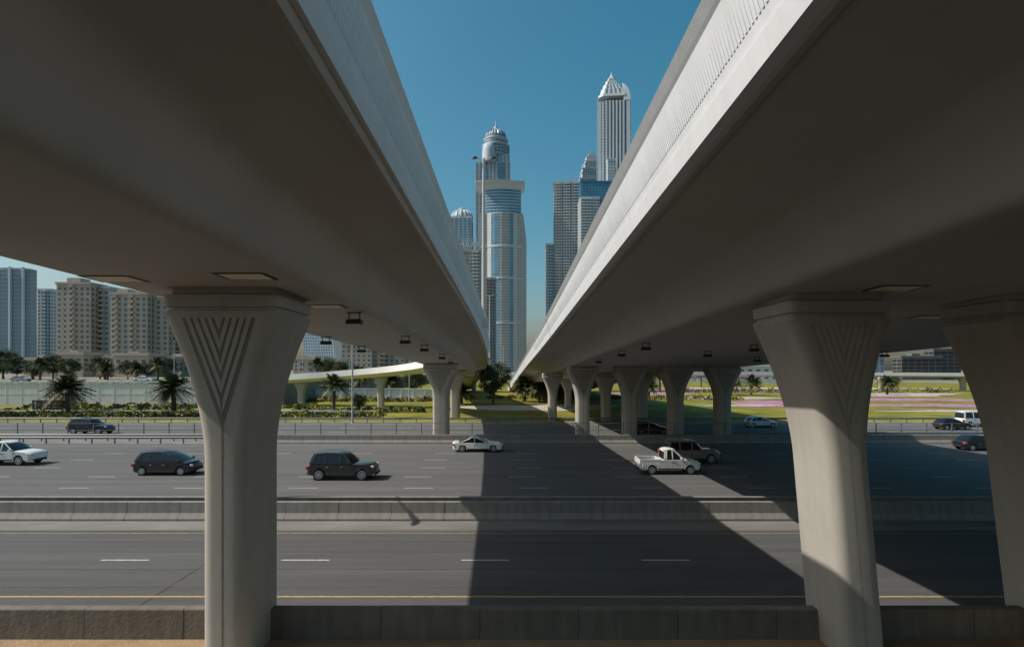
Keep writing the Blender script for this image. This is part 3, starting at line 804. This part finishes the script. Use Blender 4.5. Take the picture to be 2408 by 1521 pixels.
for k in range(14): b.box(xa2-6+k*4.1,xa2-5.2+k*4.1,-6,20,zc_+8.22,zc_+9.0)
b.box(xa2+10,xb2-14,4,18,zc_+9.02,zc_+11.5)
b.obj('crown',['palew'],t)
b=B()
for k in range(NB):
    p0=Vector((*ringb[k],0)); p1=Vector((*ringb[k+1],0)); u=(p1-p0); wdt=u.length; u.normalize(); nn=Vector((u.y,-u.x,0))
    if k in (0,7): continue
    if k in (1,2,6): b.grid(p0,u,nn,wdt,6,z1-1,1,56,.96,.86,0,.12)
    else: b.grid(p0,u,nn,wdt,6,z1-1,2,56,.55,.6,1,.12)
b.grid((lx(1129),0,0),(1,0,0),(0,-1,0),lx(1145)-lx(1129),6,z1,3,56,.5,.55,1,.2)
b.grid((lx(1217),0,0),(1,0,0),(0,-1,0),lx(1229)-lx(1217),6,z1,3,56,.5,.55,1,.2)
b.grid((lx(1238),3,0),(0,1,0),(1,0,0),29,6,hz(565,Y),7,46,.5,.5,1,.2)
b.obj('window',['glass','glassd'],t,fixn=False,kind='stuff')
b=B()
for zz in (hz(655,Y),hz(580,Y),hz(760,Y)):
    b.box(lx(1128)-.3,xa-.3,-.5,-.01,zz-1,zz+1); b.box(xb+.3,lx(1230),-.5,-.01,zz-1,zz+1)
    b.loft([[(x,y-.5,z) for x,y in ringb]+[(xb,.5,z),(xa,.5,z)] for z in (zz-1,zz+1)])
b.obj('cornice_band',['palew'],t,kind='stuff')
# domed tower
Y=890
t=thing('skyscraper','domed blue-grey tower with stacked drums and a spire','skyscraper',(wx(1166,Y),Y,0))
s_=Y/1271
b=B()
b.box(-46*s_,34*s_,-20,24,0,hz(392,Y)); b.box(-30*s_,33*s_,-16,20,hz(392,Y)+.01,hz(372,Y))
b.obj('wall',['palew'],t)
b=B()
b.grid((-46*s_,-20,0),(1,0,0),(0,-1,0),80*s_,20,hz(393,Y),10,88,.6,.68,0,.3)
b.grid((-46*s_,-20,0),(1,0,0),(0,-1,0),80*s_,20,hz(393,Y),2,88,.35,.75,1,.5)
b.grid((34*s_,-20,0),(0,1,0),(1,0,0),44,20,hz(393,Y),8,88,.5,.6,0,.3)
b.grid((-30*s_,-16,0),(1,0,0),(0,-1,0),63*s_,hz(391,Y),hz(373,Y),8,4,.6,.6,1,.3)
b.obj('window',['glassd','glass'],t,fixn=False,kind='stuff')
b=B()
def R_(px): return px*s_
b.revolve(0,0,[(R_(31),hz(372,Y)),(R_(31),hz(350,Y)),(R_(33),hz(349,Y)),(R_(33),hz(346,Y)),(R_(28),hz(345,Y)),(R_(27),hz(335,Y)),(R_(29),hz(334,Y)),(R_(29),hz(331,Y)),(R_(24),hz(330,Y)),(R_(23.5),hz(322,Y)),(R_(20),hz(315,Y)),(R_(14),hz(309,Y)),(R_(6),hz(305,Y)),(R_(5),hz(300,Y)),(R_(2),hz(298,Y)),(R_(1.3),hz(292,Y)),(R_(.4),hz(283,Y))],28)
b.revolve(-R_(14),-R_(22),[(R_(17),hz(392,Y)),(R_(17),hz(366,Y)),(R_(16),hz(358,Y)),(R_(12),hz(350,Y)),(R_(7),hz(346,Y)),(R_(2),hz(344,Y)),(R_(.5),hz(334,Y))],20)
b.obj('dome',['domem'],t,smooth=True)
b=B()
for r0,za in ((31.3,368),(31.3,361),(31.3,354),(28.2,342),(24.2,327)):
    b.revolve(0,0,[(R_(r0),hz(za,Y)),(R_(r0),hz(za-3.2,Y))],28)
for k in range(24):
    a=2*math.pi*k/24; b.tube([(R_(24.0)*math.cos(a),R_(24.0)*math.sin(a),hz(323,Y)),(R_(20.5)*math.cos(a),R_(20.5)*math.sin(a),hz(315,Y)),(R_(14.4)*math.cos(a),R_(14.4)*math.sin(a),hz(309,Y))],.7,4)
    b.tube([(R_(31.4)*math.cos(a),R_(31.4)*math.sin(a),hz(372,Y)),(R_(31.4)*math.cos(a),R_(31.4)*math.sin(a),hz(350,Y))],.5,4)
b.obj('glass_band',['glassd'],t)
# small crowned tower
Y=700
t=thing('skyscraper','blue glass tower with a pale lantern dome','skyscraper',(wx(1084,Y),Y,0)); s_=Y/1271
b=B(); b.box(-26*s_,25*s_,0,28,0,hz(508,Y)); b.obj('wall',['palew'],t)
b=B(); b.grid((-26*s_,0,0),(1,0,0),(0,-1,0),51*s_,10,hz(512,Y),5,58,.78,.76,0,.2); b.grid((25*s_,0,0),(0,1,0),(1,0,0),28,10,hz(512,Y),5,58,.74,.72,0,.2); b.obj('window',['glass'],t,fixn=False,kind='stuff')
b=B(); b.revolve(0,14,[(26*s_,hz(508,Y)+.01),(26*s_,hz(504,Y)),(23*s_,hz(497,Y)),(16*s_,hz(490,Y)),(8*s_,hz(487,Y)),(8*s_,hz(484,Y)),(1,hz(481,Y))],16)
b.obj('dome',['domem'],t)
b=B()
for k in range(16):
    a=2*math.pi*k/16; b.tube([(26.5*s_*math.cos(a),14+26.5*s_*math.sin(a),hz(507,Y)),(23.4*s_*math.cos(a),14+23.4*s_*math.sin(a),hz(497,Y)),(16*s_*math.cos(a),14+16*s_*math.sin(a),hz(489.6,Y))],.8,5)
b.obj('crown_rib',['palew'],t,kind='stuff')
# sign building
Y=500
t=block('apartment_tower','beige apartment block with balconies and a rooftop sign',wx(1062,Y),wx(1129,Y),Y,24,hz(590,Y),'beige','glassd',3.3,3.2,.6,.6,slabs=[(.1,.3),(.7,.95)],bal='palew')
b=B(); x0=-13.2; z0=hz(590,Y)+1.21
for k in range(9):
    b.box(x0+k*3.3,x0+k*3.3+.35,.6,.9,z0,z0+10.5)
for zz_ in (1,4.5,9.8): b.box(x0,x0+26.8,.95,1.2,z0+zz_,z0+zz_+.35)
for k in range(8):
    b.tube([(x0+k*3.3,1.4,z0+1),(x0+(k+1)*3.3,1.4,z0+9.8)],.14,4); b.tube([(x0+(k+1)*3.3,1.4,z0+1),(x0+k*3.3,1.4,z0+9.8)],.14,4)
b.obj('sign_frame',['greyt'],t)
cu=D.curves.new('EMAAR','FONT'); cu.body='EMAAR'; cu.size=8.6; cu.extrude=.35; cu.align_x='CENTER'
to=D.objects.new('tmp',cu); COL.objects.link(to); bpy.context.view_layer.update()
me=D.meshes.new_from_object(to.evaluated_get(bpy.context.evaluated_depsgraph_get())); D.objects.remove(to)
so=D.objects.new('sign_lettering',me); COL.objects.link(so); so.parent=t; so.location=(1.4,.1,z0+1.6); so.rotation_euler[0]=math.radians(90); so.scale=(.93,1,1)
me.materials.clear(); me.materials.append(M['palew'])
block('apartment_tower','slim brown-grey apartment tower with stacked balconies',wx(1141,520),wx(1164,520),540,18,hz(655,540),'greyt','glassw',3.3,3,.6,.55,slabs=[(0,.5)],bal='beige')
# tallest right tower
Y=635
t=thing('skyscraper','very tall ribbed tower stepping in towards a slim off-centre point','skyscraper',(wx(1444,Y),Y,0),rz=math.radians(-5)); s_=Y/1271
b=B(); b.box(-36*s_,37*s_,0,34,0,hz(237,Y)); b.obj('wall',['glassd'],t)
b=B()
for px in (-36,-29,-20,-12,-4,4,12,20,29,33): 
    b.box(px*s_,(px+(5.5 if px in(-36,-29) else 4.0))*s_,-1.0,-.02,0,hz(237,Y)-(0 if abs(px)<25 else 1))
for k in range(8): b.box(37*s_+.02,37*s_+.9,k*4.6,k*4.6+1.8,0,hz(240,Y))
z_=10
while z_<hz(245,Y): b.box(-36*s_,-14*s_,-.5,-.015,z_,z_+1.3); z_+=3.6
b.obj('rib',['palew'],t,kind='stuff')
prof=[(237,1408,1480),(231,1408.5,1479),(230,1412,1475),(216,1415,1471),(215,1418,1467),(203,1421,1462),(202,1424,1458),(192,1427,1454),(191,1430,1450),(182,1433,1447),(181,1435,1446),(172,1439,1443),(165,1440.5,1441.5)]
def X_(p): return (p-1444)*s_
Y2=Y+12
b=B(); rings=[]
for y_,l_,r_ in prof:
    fr=(r_-l_)/72.; d0=17-17*fr; d1=17+17*fr
    xl,xr_=X_(l_),X_(r_); z=hz(y_,Y2)+.01; c=(xr_-xl)*.14
    rings.append([(xl+c,d0,z),(xr_-c,d0,z),(xr_,d0+c,z),(xr_,d1-c,z),(xr_-c,d1,z),(xl+c,d1,z),(xl,d1-c,z),(xl,d0+c,z)])
b.loft(rings); b.obj('crown',['palew'],t)
b=B()
for i0 in (2,4,6,8):
    (ya,la,ra),(yb,lb,rb)=prof[i0],prof[i0+1]
    fa=(ra-la)/72.; fb=(rb-lb)/72.
    for f in (.24,.41,.58,.75):
        hwv=.045
        b.add([(X_(la+(ra-la)*(f-hwv)),17-17*fa-.12,hz(ya-.5,Y2)),(X_(la+(ra-la)*(f+hwv)),17-17*fa-.12,hz(ya-.5,Y2)),(X_(lb+(rb-lb)*(f+hwv)),17-17*fb-.12,hz(yb+.5,Y2)),(X_(lb+(rb-lb)*(f-hwv)),17-17*fb-.12,hz(yb+.5,Y2))],[(0,1,2,3)])
b.obj('crown_glazing',['glassd'],t,fixn=False,kind='stuff')
b=B(); b.loft([[(X_(l_),-.8+i*1.6,hz(y_,Y)),(X_(r_),-.8+i*1.6,hz(y_,Y)),(X_(r_),1.2+i*1.6,hz(y_,Y)),(X_(l_),1.2+i*1.6,hz(y_,Y))] for i,(y_,l_,r_) in enumerate([(237,1466,1482),(224,1467,1482),(212,1467,1480),(202,1466,1476),(194,1465,1471),(189,1465,1466)])]); b.obj('crown_blade',['domem'],t,smooth=True,sharp=30)
block('skyscraper','stepped pale shoulder block against the tallest tower',wx(1428,625),wx(1446,625),622,10,hz(378,625),'palew','glassd',3.4,3,.5,.5)
# ornate stepped tower
Y=720
t=block('skyscraper','stepped grey-white tower with curved gable top',wx(1364,Y),wx(1412,Y),Y,30,hz(420,Y),'domem','glassd',3.4,3.2,.55,.6)
b=B(); s_=Y/1271
def q(a,c,ya,yb,y0,y1): b.box((a-1388)*s_,(c-1388)*s_,y0,y1,hz(ya,Y),hz(yb,Y))
q(1370,1410,417,392,3,27); q(1377,1408,391.9,374,5,25); q(1381,1405,373.9,361,7,23); q(1386,1400,360.9,354,9,20)
b.tube([(5*s_,14,hz(354,Y)),(5*s_,14,hz(346,Y))],.4,5)
for ya,yb,xa_,xb_ in ((417,400,1364,1372),(395,380,1370,1379)):
    b.tube([((xa_-1388)*s_,2,hz(ya,Y)),((xa_-1388+2)*s_,2,hz((ya+yb)/2,Y)),((xb_-1388)*s_,2,hz(yb,Y))],.8,5)
b.obj('gable_top',['domem'],t)
b=B(); b.grid(((1371-1388)*s_,3,0),(1,0,0),(0,-1,0),38*s_,hz(417,Y),hz(394,Y),7,4,.6,.6,0,.1); b.grid(((1378-1388)*s_,5,0),(1,0,0),(0,-1,0),29*s_,hz(391,Y),hz(375,Y),5,3,.6,.6,0,.1); b.obj('window',['glassd'],t,fixn=False,kind='stuff')
block('apartment_tower','tall grey tower with dense stacked balconies',wx(1302,635),wx(1364,635),635,30,hz(430,635),'greyt','glassd',3.4,3.0,.6,.6,slabs=[(.05,.28),(.36,.62),(.72,.97)],bal='stone',top=[(.2,.45,4),(.5,.9,6)],rz=-4)
Y=600
block('skyscraper','white banded tower with blue-green glass side',wx(1366,Y),wx(1410,Y),Y,30,hz(466,Y),'palew','glassd',3.3,3.4,.86,.45,slabs=[(.0,.6)],bal='palew')
block('skyscraper','blue-green glass curtain wall tower',wx(1366.5,Y),wx(1450,Y),Y+3,26,hz(426,Y),'teal','glass',3.3,3.6,.82,.75)
block('apartment_tower','narrow blue-grey apartment tower',wx(1282,600),wx(1301.5,600),590,26,hz(580,600),'bluegrey','glassd',3.3,3.0,.7,.5,slabs=[(.1,.9)],bal='bluegrey')
# left residential cluster
def resid(x0,x1,Y,ytop,**k):
    return block('apartment_building','sand-coloured apartment building with rows of small windows',wx(x0,Y),wx(x1,Y),Y,k.get('dep',12),hz(ytop,Y)-5,k.get('w','beige2'),'glassw',3.15,3.3,.42,.5,cat='building',z0=4.9,slabs=k.get('sl'),bal='beige',top=k.get('top'))
resid(133,213,300,668,top=[(.2,.6,4)],sl=[(.4,.52)])
resid(214,258,306,678,w='greyt',sl=[(.3,.75)])
resid(259,346,298,692,sl=[(.1,.2),(.55,.65)],top=[(.1,.4,3.5),(.6,.9,3)])
resid(350,396,303,700)
resid(398,440,310,738,sl=[(.2,.5)])
resid(802,874,330,806); resid(878,953,345,818,sl=[(.2,.4)])
resid(690,716,300,842)
Y=450
t=thing('skyscraper','curved blue-grey apartment tower with continuous balconies','skyscraper',(wx(24,Y),Y,0))
b=B()
sec=[(-34,0),(-26,-3),(-14,-5),(0,-5),(11,-3),(17,0),(16,7),(-34,7)]
b.loft([[(x,y,z) for x,y in sec] for z in (0,hz(632,Y))]); b.obj('wall',['bluegrey'],t)
b=B(); z_=4
while z_<hz(634,Y):
    b.loft([[(x*1.03,y-.6 if y<5 else y-.2,z) for x,y in sec] for z in (z_,z_+1.1)]); z_+=3.3
b.obj('balcony',['greyt'],t,kind='stuff')
b=B()
for x,y in ((-20,-5.2),(-8,-6.4),(4,-5.6),(13,-3.6)): b.box(x,x+1.6,y-.6,y+1,0,hz(630,Y))
b.obj('pier',['palew'],t,kind='stuff')
block('apartment_tower','pale blue-grey apartment tower with narrow windows',wx(88,480),wx(120,480),480,8,hz(682,480),'palew','glassd',3.3,3,.5,.55,slabs=[(.3,.7)],bal='palew')
Y=600
t=thing('skyscraper','pale blue tower with gridded twisted faces','skyscraper',(wx(757,Y),Y,0)); s_=Y/1271
b=B(); rings=[]
for k in range(16):
    z=5+k*(hz(784,Y)-5)/15; o=-5*(k/15); rings.append([(x+o,y,z) for x,y in ((-17,0),(17,-3),(17,24),(-17,24))])
b.loft(rings); b.obj('wall',['palew'],t)
b=B()
for k in range(14):
    z=6+k*3.3; o=-5*(z/45)
    for i in range(12): 
        a=-16.5+i*2.78; y=lambda x:-3*(x+17)/34-.15
        b.add([(a+o,y(a),z),(a+1.7+o,y(a+1.7),z),(a+1.7+o,y(a+1.7),z+1.9),(a+o,y(a),z+1.9)],[(0,1,2,3)])
b.obj('window',['glass'],t,fixn=False,kind='stuff')
for i,(x,wd,h,Yv) in enumerate([(135,60,834,215),(196,70,842,222),(268,80,836,216),(350,60,844,224),(410,60,838,230),(60,70,846,230),(700,60,845,230),(770,40,852,240)]):
    block('low_building','low beige building with arcaded openings among palms',wx(x,Yv),wx(x+wd,Yv),Yv,12,hz(h,Yv)-5,'beige','glassw',3.4,3.2,.45,.55,cat='building',z0=4.95,top=[(.3,.6,1.8)])
block('building','unfinished dark concrete-frame building with open floors',wx(2120,420),wx(2215,420),420,10,hz(840,420),'darkc','dark',3.6,5,.86,.72,cat='building',top=[(.3,.5,3)])
block('building','unfinished dark concrete-frame building with open floors',wx(2200,430),wx(2265,430),432,10,hz(822,430),'darkc','dark',3.6,5,.86,.72,cat='building')
block('building','plain grey mid-rise block in the distance',wx(2062,430),wx(2100,430),440,8,hz(840,430),'bluegrey','glassw',3.5,4,.4,.5,cat='building')
block('building','low pale building beyond the landscaped interchange',wx(1735,320),wx(1850,320),320,20,hz(862,320),'palew','glassw',3.4,5,.5,.5,cat='building')
block('building','low pale building beyond the landscaped interchange',wx(1560,350),wx(1655,350),350,20,hz(868,350),'stone','glassw',3.2,5,.5,.5,cat='building')

# ---------------------------------------------------------------- light
W_=D.worlds.new('World'); SC.world=W_; W_.use_nodes=True
nt=W_.node_tree; bg=nt.nodes['Background']
sky=nt.nodes.new('ShaderNodeTexSky'); sky.sky_type='NISHITA'; sky.sun_disc=False
sd=Vector((1.0,.09,-1.0)).normalized()
sky.sun_elevation=math.asin(-sd.z); sky.sun_rotation=math.atan2(-sd.x,-sd.y)
sky.air_density=1.15; sky.dust_density=3.0; sky.ozone_density=2.6
hs=nt.nodes.new('ShaderNodeHueSaturation'); hs.inputs['Hue'].default_value=.468; hs.inputs['Saturation'].default_value=1.38
nt.links.new(sky.outputs[0],hs.inputs['Color']); nt.links.new(hs.outputs[0],bg.inputs['Color']); bg.inputs['Strength'].default_value=.112
su=D.lights.new('sun','SUN'); su.energy=4.8; su.angle=math.radians(.5); su.color=(1,.945,.86)
so=D.objects.new('sun',su); COL.objects.link(so); so.rotation_euler=sd.to_track_quat('-Z','Y').to_euler(); so.location=(-60,0,80)

cd=D.cameras.new('camera'); cam=D.objects.new('camera',cd); COL.objects.link(cam); SC.camera=cam
cam.location=(0,0,CAMH); cam.rotation_euler=(math.radians(90),0,0)
cd.lens=36*1271/2408; cd.sensor_width=36; cd.shift_y=.0455; cd.clip_start=.1; cd.clip_end=20000
SC.view_settings.view_transform='Standard'; SC.view_settings.look='None'; SC.view_settings.exposure=0
